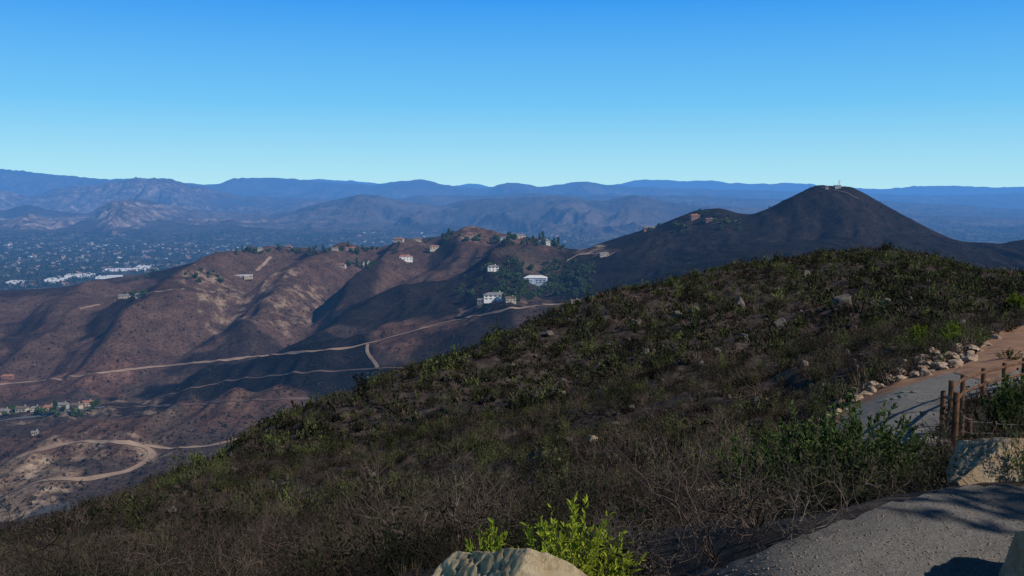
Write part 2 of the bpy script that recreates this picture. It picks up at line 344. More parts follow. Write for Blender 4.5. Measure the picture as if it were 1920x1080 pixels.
red=msk([([(-600,560),(250,520),(430,490),(640,470),(900,440),(1050,470),(900,520),(700,600),(560,660),(250,730),(-600,760)],.5),([(690,650),(860,600),(900,600),(840,640),(760,680),(705,675)],.9),([(320,800),(420,760),(590,752),(560,790),(380,830)],.85),([(0,850),(150,830),(290,840),(260,885),(100,900),(0,910)],.6),([(840,450),(1000,440),(1060,480),(900,500)],.8),([(-200,725),(250,695),(220,750),(-200,780)],1.)])
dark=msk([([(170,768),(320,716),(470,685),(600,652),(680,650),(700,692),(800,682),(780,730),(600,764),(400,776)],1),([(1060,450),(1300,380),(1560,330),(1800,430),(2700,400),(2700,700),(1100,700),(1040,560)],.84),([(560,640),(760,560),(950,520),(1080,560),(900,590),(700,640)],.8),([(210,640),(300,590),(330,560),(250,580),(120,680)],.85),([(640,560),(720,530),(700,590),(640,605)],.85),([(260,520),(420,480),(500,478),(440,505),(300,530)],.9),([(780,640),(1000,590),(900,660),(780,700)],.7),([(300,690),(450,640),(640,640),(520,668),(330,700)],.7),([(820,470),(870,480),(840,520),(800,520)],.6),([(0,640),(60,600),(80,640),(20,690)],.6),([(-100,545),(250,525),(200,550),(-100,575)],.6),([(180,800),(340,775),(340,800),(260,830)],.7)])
tan=msk([([(330,560),(470,545),(620,560),(590,610),(520,630),(430,635),(380,600)],.5),([(-300,930),(90,898),(160,915),(120,960),(20,1000),(-300,1080)],1),([(1080,480),(1150,470),(1150,490),(1080,490)],.9),([(-300,790),(300,780),(330,830),(150,820),(-300,850)],.5),([(780,460),(900,440),(900,470),(800,490)],.5),([(350,860),(250,890),(160,900),(60,900),(100,880),(290,850)],.5),([(860,590),(1000,575),(1080,572),(1000,590),(880,605)],.8)])
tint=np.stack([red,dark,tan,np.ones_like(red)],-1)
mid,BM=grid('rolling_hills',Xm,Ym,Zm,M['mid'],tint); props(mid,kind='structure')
# ---------------------------------------------------------------- valley floor and far ranges (one sheet to the horizon)
nA,nS=1200,820
A=np.linspace(-.80,.80,nA); s=np.linspace(math.log(2000),math.log(60000),nS); Dg=np.exp(s)[None]*np.ones((nA,1)); Xr=A[:,None]*Dg; Yr=Dg
FL=-300.0
def hz(d): return np.clip((Dg-d)/2500,0,1)
Zr=FL+8*fbm(Xr/700,Yr/700,4,61)+hz(5200)*np.clip(np.exp(-((Dg-7200)/2200)**2),0,1)*(95*np.clip(ridged(Xr/1100,Yr/1100,5,63)+.05,0,2))*np.clip(1.1-(A[:,None]+.2)*1.2,.25,1.3)
rockm=np.zeros_like(Zr); valm=np.clip(1-(Zr-FL-12)/40,0,1)*np.clip((9500-Dg)/1500,0,1)
ranges=[
 (9500,3300,[(-900,420),(-200,398),(0,394),(50,384),(100,395),(160,400),(210,376),(250,373),(330,386),(400,396),(480,401),(540,396),(600,380),(640,372),(690,364),(760,377),(830,384),(880,374),(950,371),(1050,368),(1130,376),(1190,366),(1240,376),(1300,384),(1500,392),(1700,402),(1920,410),(2800,420)],1000,71,.75),
 (13500,3600,[(-900,360),(-200,345),(0,356),(60,366),(110,352),(180,346),(230,338),(300,333),(350,344),(410,357),(470,368),(600,372),(720,374),(800,366),(900,366),(1000,362),(1100,366),(1300,366),(1400,372),(1600,374),(1700,380),(1800,384),(1870,390),(1920,392),(2800,380)],1400,75,.7),
 (22000,5000,[(-900,300),(-200,306),(0,316),(60,322),(120,328),(200,335),(260,334),(340,342),(400,346),(440,334),(500,333),(560,336),(640,343),(700,346),(760,338),(790,337),(840,347),(900,353),(960,342),(1020,349),(1090,340),(1150,347),(1250,352),(1400,356),(1600,362),(1750,366),(1920,362),(2800,350)],2000,79,.15),
 (42000,7000,[(-900,330),(0,345),(500,345),(590,336),(680,341),(800,352),(870,346),(890,344),(920,350),(1100,352),(1180,341),(1210,336),(1290,339),(1330,338),(1370,343),(1440,344),(1490,343),(1560,349),(1650,354),(1720,349),(1800,348),(1850,351),(1920,350),(2300,344),(2800,340)],3600,83,.05)]
for Dcr,w,pr,wl,sd,rk in ranges:
    ra,re=zip(*[ae(x,y) for x,y in pr])
    e=pchip(ra,np.array(re),A)+.0008*fbm(A*60,A*0+sd,4,sd)
    Dl=Dcr*(1+.06*fbm(A*4,A*0+1.5,2,sd+1))
    H=(e*Dl-FL)[:,None]; tt=(Dg-Dl[:,None])/w
    tt=np.where(tt<0,tt,tt*1.3)
    pr_=np.clip(1-np.abs(tt),0,1)
    b=4*pr_*(1-pr_); wx=Xr+wl*.4*fbm(Xr/wl/1.5,Yr/wl/1.5,2,sd+7)
    n=ridged(wx/wl,Yr/wl/1.9,6,sd+3,.5)
    z=FL+H*(pr_**1.25+.95*b*(n-.5)*np.where(pr_>.8,.7,1))
    z=np.where(pr_>0,z,-1e4)
    up=z>Zr; Zr=np.maximum(Zr,z)
    rr=rk*np.clip((n-.1)*2,0,1)*np.clip(.55-(A[:,None]+.30)*3.0,.10,1)
    rockm=np.where(up,rr,rockm); valm=np.where(up,valm*np.clip(1-(z-FL)/60,0,1),valm)
Zr=np.where((Dg<2900),Zr-np.clip((2900-Dg)/10,0,45),Zr)
Zr=np.where((Yr>54000),FL,Zr)
tint=np.stack([rockm,valm,0*rockm,np.ones_like(rockm)],-1)
far,BR=grid('valley_and_mountain_ranges',Xr,Yr,Zr,M['far'],tint); props(far,kind='structure')
# ---------------------------------------------------------------- ray helpers
O=Vector((0,0,0))
def hit(px,py,trees=None):
    d=Vector((*ae(px,py),)); d=Vector((d[0],1,d[1])).normalized(); best=None
    for b in (trees or (BF,BM,BR)):
        h=b.ray_cast(O,d)
        if h[0] is not None and (best is None or h[3]<best[1]): best=(h[0],h[3])
    return best[0] if best else None
def down(x,y,b,top=2000):
    h=b.ray_cast(Vector((x,y,top)),Vector((0,0,-1))); return h[0].z if h[0] is not None else None
ROADP=[]
def ribbon(name,pts,width,mat,bv,off,step=4,vary=.3):
    P=[]
    for (a,b) in zip(pts[:-1],pts[1:]):
        n=max(2,int(math.hypot(b[0]-a[0],b[1]-a[1])/step))
        for i in range(n): P.append((a[0]+(b[0]-a[0])*i/n,a[1]+(b[1]-a[1])*i/n))
    P.append(pts[-1])
    P=np.array(P); K=P.copy()
    for _ in range(6): K[1:-1]=(K[:-2]+2*K[1:-1]+K[2:])/4
    H=[hit(x,y,(bv,)) for x,y in K]; runs=[[]]
    for h in H:
        if h is None: runs.append([]); continue
        if runs[-1] and (h-runs[-1][-1]).length>90: runs.append([])
        runs[-1].append(h)
    V=[];Fc=[]
    for r in runs:
        if len(r)<3: continue
        q=np.array([[p.x,p.y] for p in r])
        for _ in range(5): q[1:-1]=(q[:-2]+2*q[1:-1]+q[2:])/4
        L=np.concatenate([[0],np.cumsum(np.hypot(*np.diff(q,axis=0).T))]); n=max(4,int(L[-1]/3)); ss=np.linspace(0,L[-1],n)
        q=np.stack([np.interp(ss,L,q[:,0]),np.interp(ss,L,q[:,1])],1)
        for _ in range(4): q[1:-1]=(q[:-2]+2*q[1:-1]+q[2:])/4
        ROADP.append(q.copy())
        t=np.gradient(q,axis=0); t/=np.linalg.norm(t,axis=1)[:,None]+1e-9; base=len(V)
        wv=width*(1+vary*fbm(ss/25,ss*0,3,5)); zc_=[]
        for i in range(n):
            z=down(q[i,0],q[i,1],bv); zc_.append(z if z is not None else -300)
        for i in range(n):
            for k in range(7):
                u=(k/6-.5)*wv[i]; x=q[i,0]-t[i,1]*u; y=q[i,1]+t[i,0]*u; z=down(x,y,bv)
                V.append((x,y,(z if z is not None else zc_[i])+off))
            if i:
                for k in range(6): b=base+(i-1)*7+k; Fc.append((b,b+1,b+8,b+7))
    if V: 
        o=py_mesh(name,V,Fc,mat,None,True); props(o,kind='structure'); return o
for pts,w,mk in [
 ([(0,722),(100,712),(250,692),(400,678),(520,665),(640,655),(690,645),(780,620),(850,601),(900,592),(960,580),(1040,571),(1090,568)],3.4,'road'),
 ([(690,646),(683,658),(700,675),(708,690)],3.2,'road'),
 ([(300,745),(420,715),(560,700),(700,692),(770,690)],2.2,'roadr'),
 ([(-80,960),(0,932),(80,900),(160,900),(240,885),(285,862),(292,848),(270,836),(220,830),(150,828),(80,842),(30,860)],5.2,'road'),
 ([(270,836),(330,842),(400,836),(460,822)],3.2,'road'),
 ([(200,765),(340,760),(450,752),(580,748)],2.6,'roadr'),
 ([(150,580),(200,568),(250,555),(300,547),(345,542)],3,'road'),
 ([(480,508),(497,494),(508,482)],4,'road'),
 ([(850,600),(872,582),(905,572)],4,'roadr'),
 ([(860,452),(900,447),(960,452)],4,'roadr'),
 ([(1060,492),(1078,478),(1130,476)],3.4,'road'),
 ([(1310,418),(1350,420),(1390,412)],3,'roadr'),
 ([(1540,353),(1575,357),(1610,373)],2,'roadr')]:
    ribbon('dirt_road',pts,w,M[mk],BM,.6)
ribbon('paved_road',[(-80,800),(0,790),(60,782),(130,772),(195,764)],8,M['asphalt'],BM,.8)
RP=np.concatenate(ROADP)
# ---------------------------------------------------------------- path, pad, pond patches on the ground
def patch(name,e0,e1,nu,nv,mat,bv,off,jit=0):
    e0=np.array(e0,float); e1=np.array(e1,float)
    def rs(e,n):
        L=np.concatenate([[0],np.cumsum(np.hypot(*np.diff(e,axis=0).T))]); L/=L[-1]; q=np.linspace(0,1,n); return np.stack([pchip(L,e[:,0],q),pchip(L,e[:,1],q)],1)
    a=rs(e0,nu); b=rs(e1,nu); V=[]
    ja=jit*fbm(np.arange(nu)/5.,np.zeros(nu),3,3); jb=jit*fbm(np.arange(nu)/5.,np.zeros(nu)+9.5,3,3)
    for i in range(nu):
        for j in range(nv):
            t=j/(nv-1); p=a[i]*(1-t)+b[i]*t; h=hit(p[0],p[1]+ja[i]*(1-t)+jb[i]*t,(bv,))
            if h is None: h=W(p[0],p[1],30)
            V.append((h.x,h.y,h.z+off))
    Fc=[(i*nv+j,(i+1)*nv+j,(i+1)*nv+j+1,i*nv+j+1) for i in range(nu-1) for j in range(nv-1)]
    o=py_mesh(name,V,Fc,mat,None,True); props(o,kind='structure'); return o
pad_far=[(1290,1090),(1380,1058),(1450,1032),(1530,1003),(1600,975),(1700,943),(1760,925),(1850,916),(1920,913),(2100,912),(2400,915)]
patch('gravel_overlook',pad_far,[(1200,1400),(1500,1400),(1900,1400),(2300,1400),(2900,1400)],110,60,M['gravel'],BF,.02,9)
pl=[(1560,812),(1590,780),(1625,757),(1665,740),(1710,722),(1760,707),(1810,692),(1835,682),(1880,674)]
pr_=[(1660,880),(1720,860),(1748,828),(1764,795),(1792,768),(1812,755),(1845,747),(1885,738),(1960,722)]
patch('gravel_path',pl,pr_,90,30,M['gravelp'],BF,.045,3)
patch('dirt_path',[(1790,702),(1822,675),(1850,640),(1880,622),(1920,612),(2000,600),(2100,590)],[(1855,722),(1890,700),(1925,688),(1960,672),(2000,660),(2080,645),(2180,640)],60,26,M['dirtpath'],BF,.06,5)
patch('dirt_shoulder',[(1535,812),(1560,778),(1600,752),(1645,732),(1700,708),(1755,690),(1800,676)],[(1566,812),(1596,782),(1631,759),(1671,742),(1716,724),(1766,709),(1816,694)],60,8,M['dirtpath'],BF,.03,4)
patch('pond_water',[(40,980),(60,963),(90,950),(128,943)],[(40,1000),(75,990),(110,975),(135,960)],20,8,M['water'],BM,1.0)
NOVEG=[[(x,y-2) for x,y in pad_far]+[(2400,1500),(1200,1500)],[(1540,812),(1565,778),(1605,752),(1650,734),(1705,710),(1760,692),(1805,680),(1850,640),(1920,612),(2100,590),(2180,640),(1960,715)]+pr_[::-1]]
# ---------------------------------------------------------------- plant templates (all quads)
def tube_segs(segs):
    V=[];Q=[]
    for p0,p1,r0,r1 in segs:
        d=p1-p0; L=np.linalg.norm(d)+1e-9; d=d/L; u=np.cross(d,(0.3,.9,.2)); u/=np.linalg.norm(u)+1e-9; v=np.cross(d,u); b=len(V)
        for p,r in((p0,r0),(p1,r1)):
            for k in range(3): a=k*2.0944; V.append(p+r*(math.cos(a)*u+math.sin(a)*v))
        for k in range(3): Q.append((b+k,b+(k+1)%3,b+3+(k+1)%3,b+3+k))
    return np.array(V),np.array(Q)
def leaf_quads(P,Dr,L,Wd,rng):
    n=len(P); Dr=Dr/np.linalg.norm(Dr,axis=1)[:,None]; r=rng.normal(size=(n,3)); S=np.cross(Dr,r); S/=np.linalg.norm(S,axis=1)[:,None]+1e-9
    L=L*(.6+.8*rng.random((n,1))); Wd=Wd*(.6+.8*rng.random((n,1)))
    V=np.stack([P,P+Dr*L*.5+S*Wd*.5,P+Dr*L,P+Dr*L*.5-S*Wd*.5],1).reshape(-1,3)
    return V,np.arange(4*n).reshape(n,4)
def stems(rng,n,h,r,lean=.6,wig=.06,rad=.006,k=4,flat=.35):
    segs=[];pts=[]
    for i in range(n):
        a=rng.random()*6.283; rr=r*math.sqrt(rng.random()); tip=np.array([rr*math.cos(a),rr*math.sin(a),h*(.55+.5*rng.random())*(1-flat*(rr/r)**2)])
        p=np.array([tip[0]*.15,tip[1]*.15,-.05]); prev=p
        for j in range(1,k+1):
            t=j/k; q=p*(1-t)+tip*t; q[:2]=p[:2]+(tip[:2]-p[:2])*t**(1/lean if lean>0 else 1)*1.0; q=q+rng.normal(size=3)*wig*h*.5*(j<k)
            segs.append((prev,q,rad*(1.2-t*.9),rad*(1.2-(t+1/k)*.9 if t<1 else .15))); pts.append((prev,q,t)); prev=q
    return segs,pts
def leafy(seed,h,r,nst,nl,L,Wd,t0=.3,spread=.9,rad=.006,k=4,lean=.8):
    rng=np.random.default_rng(seed); segs,pts=stems(rng,nst,h,r,rad=rad,k=k,lean=lean)
    pts=[p for p in pts if p[2]>t0]; idx=rng.integers(0,len(pts),nl); t=rng.random((nl,1))
    a=np.array([pts[i][0] for i in idx]); b=np.array([pts[i][1] for i in idx]); P=a*(1-t)+b*t
    Dr=(b-a)/(np.linalg.norm(b-a,axis=1)[:,None]+1e-9)+spread*rng.normal(size=(nl,3))
    return leaf_quads(P,Dr,L,Wd,rng),tube_segs(segs)
def twiggy(seed,h,n0,lv,rad=.012,spread=.55,curl=.25,tap=.84,up=.5):
    rng=np.random.default_rng(seed); segs=[]
    def br(p,d,L,r,l):
        k=3
        for j in range(k):
            d=d+rng.normal(size=3)*curl; d/=np.linalg.norm(d); q=p+d*L/k; segs.append((p,q,r,r*tap)); p=q; r*=tap
        if l>0:
            for _ in range(3 if l>1 else 2):
                nd=d+rng.normal(size=3)*spread+np.array([0,0,.12]); nd/=np.linalg.norm(nd); br(p,nd,L*(.55+.3*rng.random()),r*.8,l-1)
    for i in range(n0):
        a=rng.random()*6.283; d=np.array([math.cos(a)*.8,math.sin(a)*.8,up+.7*rng.random()]); d/=np.linalg.norm(d)
        br(np.array([.03*math.cos(a),.03*math.sin(a),-.04]),d,h*.42,rad,lv)
    return tube_segs(segs)
def blades(seed,h,r,n,w):
    rng=np.random.default_rng(seed); a=rng.random(n)*6.283; rr=r*np.sqrt(rng.random(n)); P=np.stack([rr*np.cos(a),rr*np.sin(a),-.03+0*a],1)
    D=np.stack([.35*np.cos(a),.35*np.sin(a),1+0*a],1)+.25*rng.normal(size=(n,3)); return leaf_quads(P,D,h,w,rng)
def scatter(name,tpl,pos,sc,mat,tints,label,cat,chunk=None):
    Vs=[];Qs=[];Ts=[];b=0; which=rg.integers(0,len(tpl),len(pos)); rot=rg.random(len(pos))*6.283
    for k,(tv,tq) in enumerate(tpl):
        ii=np.where(which==k)[0]
        if len(ii)==0: continue
        c,s_=np.cos(rot[ii])[:,None],np.sin(rot[ii])[:,None]; x,y,z=tv[None,:,0],tv[None,:,1],tv[None,:,2]; S=sc[ii][:,None]
        V=np.stack([(x*c-y*s_)*S+pos[ii,0,None],(x*s_+y*c)*S+pos[ii,1,None],z*S*(.65+.75*rg.random((len(ii),1)))+pos[ii,2,None]],-1)
        n=len(tv); Q=tq[None]+(np.arange(len(ii))*n)[:,None,None]+b
        Vs.append(V.reshape(-1,3)); Qs.append(Q.reshape(-1,4)); Ts.append(np.repeat(tints[ii],n)+.12*rg.normal(size=len(ii)*n)); b+=n*len(ii)
    T=np.clip(np.concatenate(Ts),0,1); T4=np.stack([T,T,T,np.ones_like(T)],1)
    o=raw_mesh(name,np.concatenate(Vs),np.concatenate(Qs),mat,None,False,T4); return props(o,label,cat,kind='stuff')
DcT=pchip(acol,DD[:,8],np.linspace(-.9,.9,200))
def sample(n,d0,d1):
    out=[]
    a=rg.uniform(-.62,.62,n); u=rg.random(n); D=np.sqrt(d0**2+(d1**2-d0**2)*u)
    dc=np.interp(a,np.linspace(-.9,.9,200),DcT)
    for i in range(n):
        if D[i]>dc[i]*1.05: continue
        x=a[i]*D[i]; z=down(x,D[i],BF)
        if z is None: continue
        px,py=proj(x,D[i],z)
        if px<-50 or px>1970 or py>1220: continue
        if py>600 and px>1250 and any(pip(px,py,p) for p in NOVEG): continue
        out.append((x,D[i],z))
    return np.array(out)
def patchy(P,sc=6,s=91): return fbm(P[:,0]/sc,P[:,1]/sc,3,s)
def jf(P):
    px,py=proj(P[:,0],P[:,1],P[:,2]); g=-.08+.95*patchy(P,4.5)-.45*np.exp(-((px-1350)/300)**2-((py-850)/150)**2)-.40*np.clip((py-920)/60,0,1)+.10*(px<1250)*(py<900)+.20*np.exp(-((py-500)/40)**2)*(px>1300)
    return g
tg_n=[leafy(i,.62,.28,20,340,.050,.012,.25,.55)[0] for i in range(100,104)]
tg_m=[leafy(i,.78,.32,13,120,.095,.028,.18,.6,k=3)[0] for i in range(110,116)]
tg_f=[leafy(i,.86,.42,9,50,.19,.075,.15,.7,k=2)[0] for i in range(120,125)]
td_n=[leafy(i,.50,.40,30,380,.036,.017,.2,1.2)[0] for i in range(130,133)]
td_m=[leafy(i,.55,.45,16,105,.085,.040,.2,1.2,k=3)[0] for i in range(140,144)]
td_f=[leafy(i,.75,.65,9,46,.2,.11,.15,1.3,k=2)[0] for i in range(150,154)]
tt_c=[twiggy(i,.6,6,2,.0045,curl=.4,spread=.75) for i in range(155,160)]
tt_n=[twiggy(i,.80,7,2,.0065,curl=.34,spread=.7) for i in range(160,166)]
tt_m=[twiggy(i,.85,8,1,.011,up=.8,curl=.3) for i in range(170,175)]
tt_f=[twiggy(i,1.05,11,0,.021,up=1.) for i in range(180,184)]
ts_n=[blades(i,.22,.12,50,.006) for i in range(190,193)]; ts_m=[blades(i,.3,.2,24,.016) for i in range(194,197)]
def zone(tag,d0,d1,n,tg,td,tt,ts,sg):
    P=sample(n,d0,d1)
    dens=patchy(P,3.2,97)+.30*rg.normal(size=len(P)); P=P[dens>-.36]
    g=jf(P)+.18*rg.normal(size=len(P)); u=rg.random(len(P))
    sel={'g':g>.22,'d':(g<=.22)&(u<.26),'t':(g<=.22)&(u>=.26)&(u<.95),'s':(u>=.96)|((g>.22)&(u>.94))}
    for k,tp,mt,nm,lb,ct in (('g',tg,'green','green_brush','upright green brush covering the near slope','brush'),('d',td,'dark','dark_scrub','low dark green scrub covering the near slope','scrub'),('t',tt,'dry','dry_twig_brush','bare brown twiggy brush covering the near slope','dry brush'),('s',ts,'straw','dry_grass','straw coloured dry grass tufts between the shrubs','grass')):
        Q=P[sel[k]]
        if len(Q)<3: continue
        s_=sg*(.40+.65*rg.random(len(Q))+.9*rg.random(len(Q))**7)*(1+.35*patchy(Q,2.5,99)); scatter(nm,tp,Q,np.clip(s_,.25*sg,3),M[mt],np.clip(.36+.6*patchy(Q,3,95)+.30*rg.normal(size=len(Q)),0,1),lb+{'c':' at the foot of the overlook','n':' closest to the viewpoint','m':' in its middle part','f':' up to its crest'}[tag],ct)
zone('c',3.2,8.5,1100,tg_n,td_n,tt_c,ts_n,.62)
zone('n',7.5,24,5600,tg_n,td_n,tt_n,ts_n,.78)
zone('m',22,72,25000,tg_m,td_m,tt_m,ts_m,1.0)
zone('f',68,176,38000,tg_f,td_f,tt_f,ts_m,1.15)
# ---- hillside scrub on the middle hills
def mid_points(n,b,x0,x1,y0,y1,poly=None,road=False):
    out=[]
    for _ in range(n):
        x,y=rg.uniform(x0,x1),rg.uniform(y0,y1)
        if poly and not pip(x,y,poly): continue
        h=hit(x,y)
        if h is None or h.y<300: continue
        h2=hit(x,y,(b,))
        if h2 is None or (h2-h).length>2: continue
        if road and np.min((RP[:,0]-h.x)**2+(RP[:,1]-h.y)**2)<25: continue
        out.append(tuple(h))
    return np.array(out)
clump=[]
for i in range(4):
    r=np.random.default_rng(200+i); P=r.normal(size=(9,3))*(.5,.5,.3)+(0,0,.35); clump.append(leaf_quads(P,r.normal(size=(9,3)),1.0,.8,r))
P=mid_points(19000,BM,-20,1930,345,980,road=True)
scatter('hillside_scrub',clump,P,.6+1.2*rg.random(len(P))**2,M['scrubmid'],np.clip(.4+.3*rg.normal(size=len(P)),0,1),'dark scrub dotted over the brown middle hills','scrub')
P=mid_points(7500,BR,-20,620,432,545)
P2=mid_points(2500,BR,560,1120,428,475)
P3=mid_points(1000,BR,1700,1930,425,455)
P=np.concatenate([P,P2,P3]); P=P[P[:,2]<-255]
scatter('valley_trees',clump,P,4+4.5*rg.random(len(P)),M['treeval'],np.clip(.4+.3*rg.normal(size=len(P)),0,1),'dark mass of trees spread over the valley town','trees')
# ---------------------------------------------------------------- houses
def house(loc,w,d,h,wall,roof,rt,label,rz=0,nw=3,name='house',storeys=1,wing=None,cat='house',sc=1):
    t=thing(name,label,cat,loc,rz); t.scale=(sc,sc,sc)
    V=[];Fc=[]; abox(V,Fc,-w/2,w/2,-d/2,d/2,-4,h)
    py_mesh('wall',V,Fc,M[wall],t)
    if wing:
        ww,wd,wh,wxo=wing; V=[];Fc=[]; abox(V,Fc,wxo-ww/2,wxo+ww/2,-d/2-wd,-d/2+.01,-4,wh); py_mesh('wing_wall',V,Fc,M[wall],t)
        V=[];Fc=[]; abox(V,Fc,wxo-ww/2-.4,wxo+ww/2+.4,-d/2-wd-.4,-d/2-.02,wh,wh+.5); py_mesh('wing_roof',V,Fc,M[roof],t)
    o=.7; z=h
    if rt=='flat': box('roof',(-w/2-.3,w/2+.3,-d/2-.3,d/2+.3,z,z+.6),M[roof],t)
    else:
        rh=d*.26; ins=w*.22 if rt=='hip' else 0
        V=[(-w/2-o,-d/2-o,z),(w/2+o,-d/2-o,z),(w/2+o,d/2+o,z),(-w/2-o,d/2+o,z),(-w/2-o+ins,0,z+rh),(w/2+o-ins,0,z+rh)]
        r=py_mesh('roof',V,[(0,1,5,4),(1,2,5),(2,3,4,5),(3,0,4),(3,2,1,0)],M[roof],t)
        V=[];Fc=[]; abox(V,Fc,w*.2,w*.2+1.2,.5,1.7,z+rh*.4,z+rh+1.2); py_mesh('chimney',V,Fc,M[wall],r)
    for s_ in range(storeys):
        for i in range(nw):
            x=-w/2+w*(i+.5)/nw
            if s_==0 and i==nw//2: box('door',(x-.7,x+.7,-d/2-.08,-d/2+.02,.05,2.3),M['door'],t); continue
            if wing and abs(x-wing[3])<wing[0]/2+1 and s_*3+1<wing[2]: continue
            box('window',(x-w/nw*.28,x+w/nw*.28,-d/2-.08,-d/2+.02,s_*3+1,s_*3+2.3),M['glass'],t)
    return t
Hs=[
 (760,488,26,12,7,'white','tile','hip','white house with a terracotta roof standing alone on the bare ridge',.3,4,2,None),
 (748,452,20,10,4,'cream','tile','gable','cream house with a red roof at the crest above the white house',-.2,3,1,None),
 (783,452,16,10,4,'cream','brownroof','gable','low cream house on the crest right of the red roofed one',.1,3,1,None),
 (815,468,22,10,6,'cream','tile','hip','pale two storey house with a tiled roof on the slope below the crest',.4,4,2,None),
 (688,496,16,9,4,'white','greyroof','hip','small white house left of the white house on the bare ridge',.1,3,1,None),
 (640,500,18,9,4,'cream','tile','hip','small tan house with a red roof left of the small white one',-.2,3,1,None),
 (657,469,24,10,4,'cream','tile','gable','long red roofed house on the ridge skyline left of centre',0,4,1,None),
 (628,469,14,9,4,'cream','brownroof','gable','short brown roofed house at the left end of the long one on the skyline',.2,3,1,None),
 (457,520,34,12,4,'cream','whiteroof','flat','long low pale building on the knoll by the paved drive',.15,6,1,(8,5,3,6)),
 (486,470,16,9,4,'cream','greyroof','hip','cream house under trees on the leftmost knoll',.2,3,1,None),
 (540,466,18,9,4,'cream','tile','hip','tan house between trees on the leftmost knoll',-.3,3,1,None),
 (234,558,22,10,4,'cream','greyroof','gable','pale house beside the dirt track far left on the brown hill',.1,4,1,None),
 (262,556,12,8,3.5,'cream','greyroof','gable','small cream shed house right of the pale one by the track',0,3,1,None),
 (924,508,16,9,6,'white','greyroof','hip','small pale two storey house above the tree grove',.2,3,2,None),
 (1004,531,34,14,8,'blueg','whiteroof','hip','large blue grey mansion with white roof in the tree grove',-.15,6,2,(9,5,5,-7)),
 (928,562,28,12,6,'white','greyroof','hip','white two storey house with a wing at the foot of the grove',.1,5,2,(9,5,4,7)),
 (957,566,12,9,4,'cream','brownroof','gable','small cream outbuilding right of the white winged house',.2,3,1,None),
 (905,568,12,8,3.5,'cream','greyroof','gable','small cream outbuilding left of the white winged house',-.2,3,1,None),
 (1302,411,16,9,6,'redw','tile','hip','tall red brown house on the shoulder left of the peak',.3,3,2,None),
 (1330,416,12,8,4,'redw','brownroof','gable','low brown annex right of the red brown house',0,3,1,None),
 (1217,431,20,8,4,'redw','greyroof','gable','low house on the slope line left of the red brown house',.1,3,1,None),
 (1021,457,20,10,5,'white','greyroof','hip','white house at the right end of the crest trees',0,4,1,None),
 (975,447,20,10,5,'cream','greyroof','hip','grey roofed house among the crest trees',.2,3,1,None),
 (946,449,14,9,4,'white','brownroof','gable','small brown roofed house at the left of the crest trees',-.1,3,1,None),
 (1132,481,14,9,4,'cream','greyroof','gable','cream house on the bare pad below the shoulder',.2,3,1,None),
 (1078,569,12,8,3,'cream','brownroof','gable','cabin at the end of the long dirt road by the near slope',.3,3,1,None),
 (14,710,16,9,4,'redw','tile','hip','pink walled house with a red roof at the left edge',.2,3,1,None),
 (66,815,6,5,2.5,'cream','greyroof','gable','tiny pale hut below the paved road',.2,3,1,None),
 (8,776,13,9,4,'cream','greyroof','hip','first house from the left in the row along the paved road',.1,3,1,None),
 (42,771,13,9,4,'cream','brownroof','gable','second house from the left in the row along the paved road',-.1,3,1,None),
 (66,771,10,8,4,'cream','greyroof','hip','third house from the left in the row along the paved road',.3,3,1,None),
 (92,769,13,9,4,'cream','tile','hip','fourth house from the left in the row along the paved road',.1,3,1,None),
 (118,766,12,8,5,'townwall','greyroof','gable','fifth house from the left in the row along the paved road',0,3,2,None),
 (143,765,13,9,4,'cream','brownroof','hip','sixth house from the left in the row along the paved road',-.2,3,1,None),
 (165,760,12,8,4,'cream','tile','gable','last house on the right in the row along the paved road',.2,3,1,None)]
for (px,py,w,d,h,wa,ro,rt,lb,rz,nw,st,wing) in Hs:
    p=hit(px,py,(BM,))
    if p is None or p.y>2300:
        p=hit(px,py+6,(BM,)) or hit(px,py+14,(BM,))
    if p is None: continue
    house((p.x,p.y,p.z+.3),w,d,h,wa,ro,rt,lb,rz,nw,storeys=st,wing=wing,sc=.8)
for (px,py,w,lb) in [(235,508,150,'widest white flat roofed warehouse in the valley town'),(150,519,90,'white warehouse at the left of the widest one'),(105,527,60,'low white warehouse nearest the left edge of the town'),(205,522,80,'white warehouse in front of the widest one'),(270,502,50,'small white warehouse behind the right end of the widest one'),(30,532,50,'pale warehouse at the very left of the town')]:
    p=hit(px,py,(BR,)); house((p.x,p.y,p.z),w,90,8,'white','whiteroof','flat',lb,.25,8,name='warehouse',cat='warehouse')
tmpl=[]
for i,(wa,ro,rt) in enumerate((('white','whiteroof','flat'),('townwall','tile','gable'),('townwall','greyroof','hip'),('townwall','brownroof','hip'))):
    t=thing('town_house','','house'); o=0
    box('wall',(-9,9,-6,6,-3,4.5),M[wa],t)
    if rt=='flat': box('roof',(-9.3,9.3,-6.3,6.3,4.5,5.1),M[ro],t)
    else:
        ins=4 if rt=='hip' else 0; V=[(-9.6,-6.6,4.5),(9.6,-6.6,4.5),(9.6,6.6,4.5),(-9.6,6.6,4.5),(-9.6+ins,0,8),(9.6-ins,0,8)]
        py_mesh('roof',V,[(0,1,5,4),(1,2,5),(2,3,4,5),(3,0,4),(3,2,1,0)],M[ro],t)
    tmpl.append(t)
TL=['white flat roofed town building among the valley trees','dull cream town house with a tiled roof among the valley trees','pale town house with a grey roof among the valley trees','pale town house with a brown roof among the valley trees']
TG=['white flat town buildings','cream tiled town houses','grey roofed town houses','brown roofed town houses']
Q=[]
while len(Q)<290:
    if random.random()<.85: x,y=random.uniform(-10,480),min(540,455+abs(random.gauss(0,1))*38)
    else: x,y=random.uniform(600,1110),random.uniform(436,462)
    h=hit(x,y)
    if h is None or h.y<2700 or h.z>-265: 
        if random.random()<.02: Q.append(None)
        continue
    Q.append(h)
used=set()
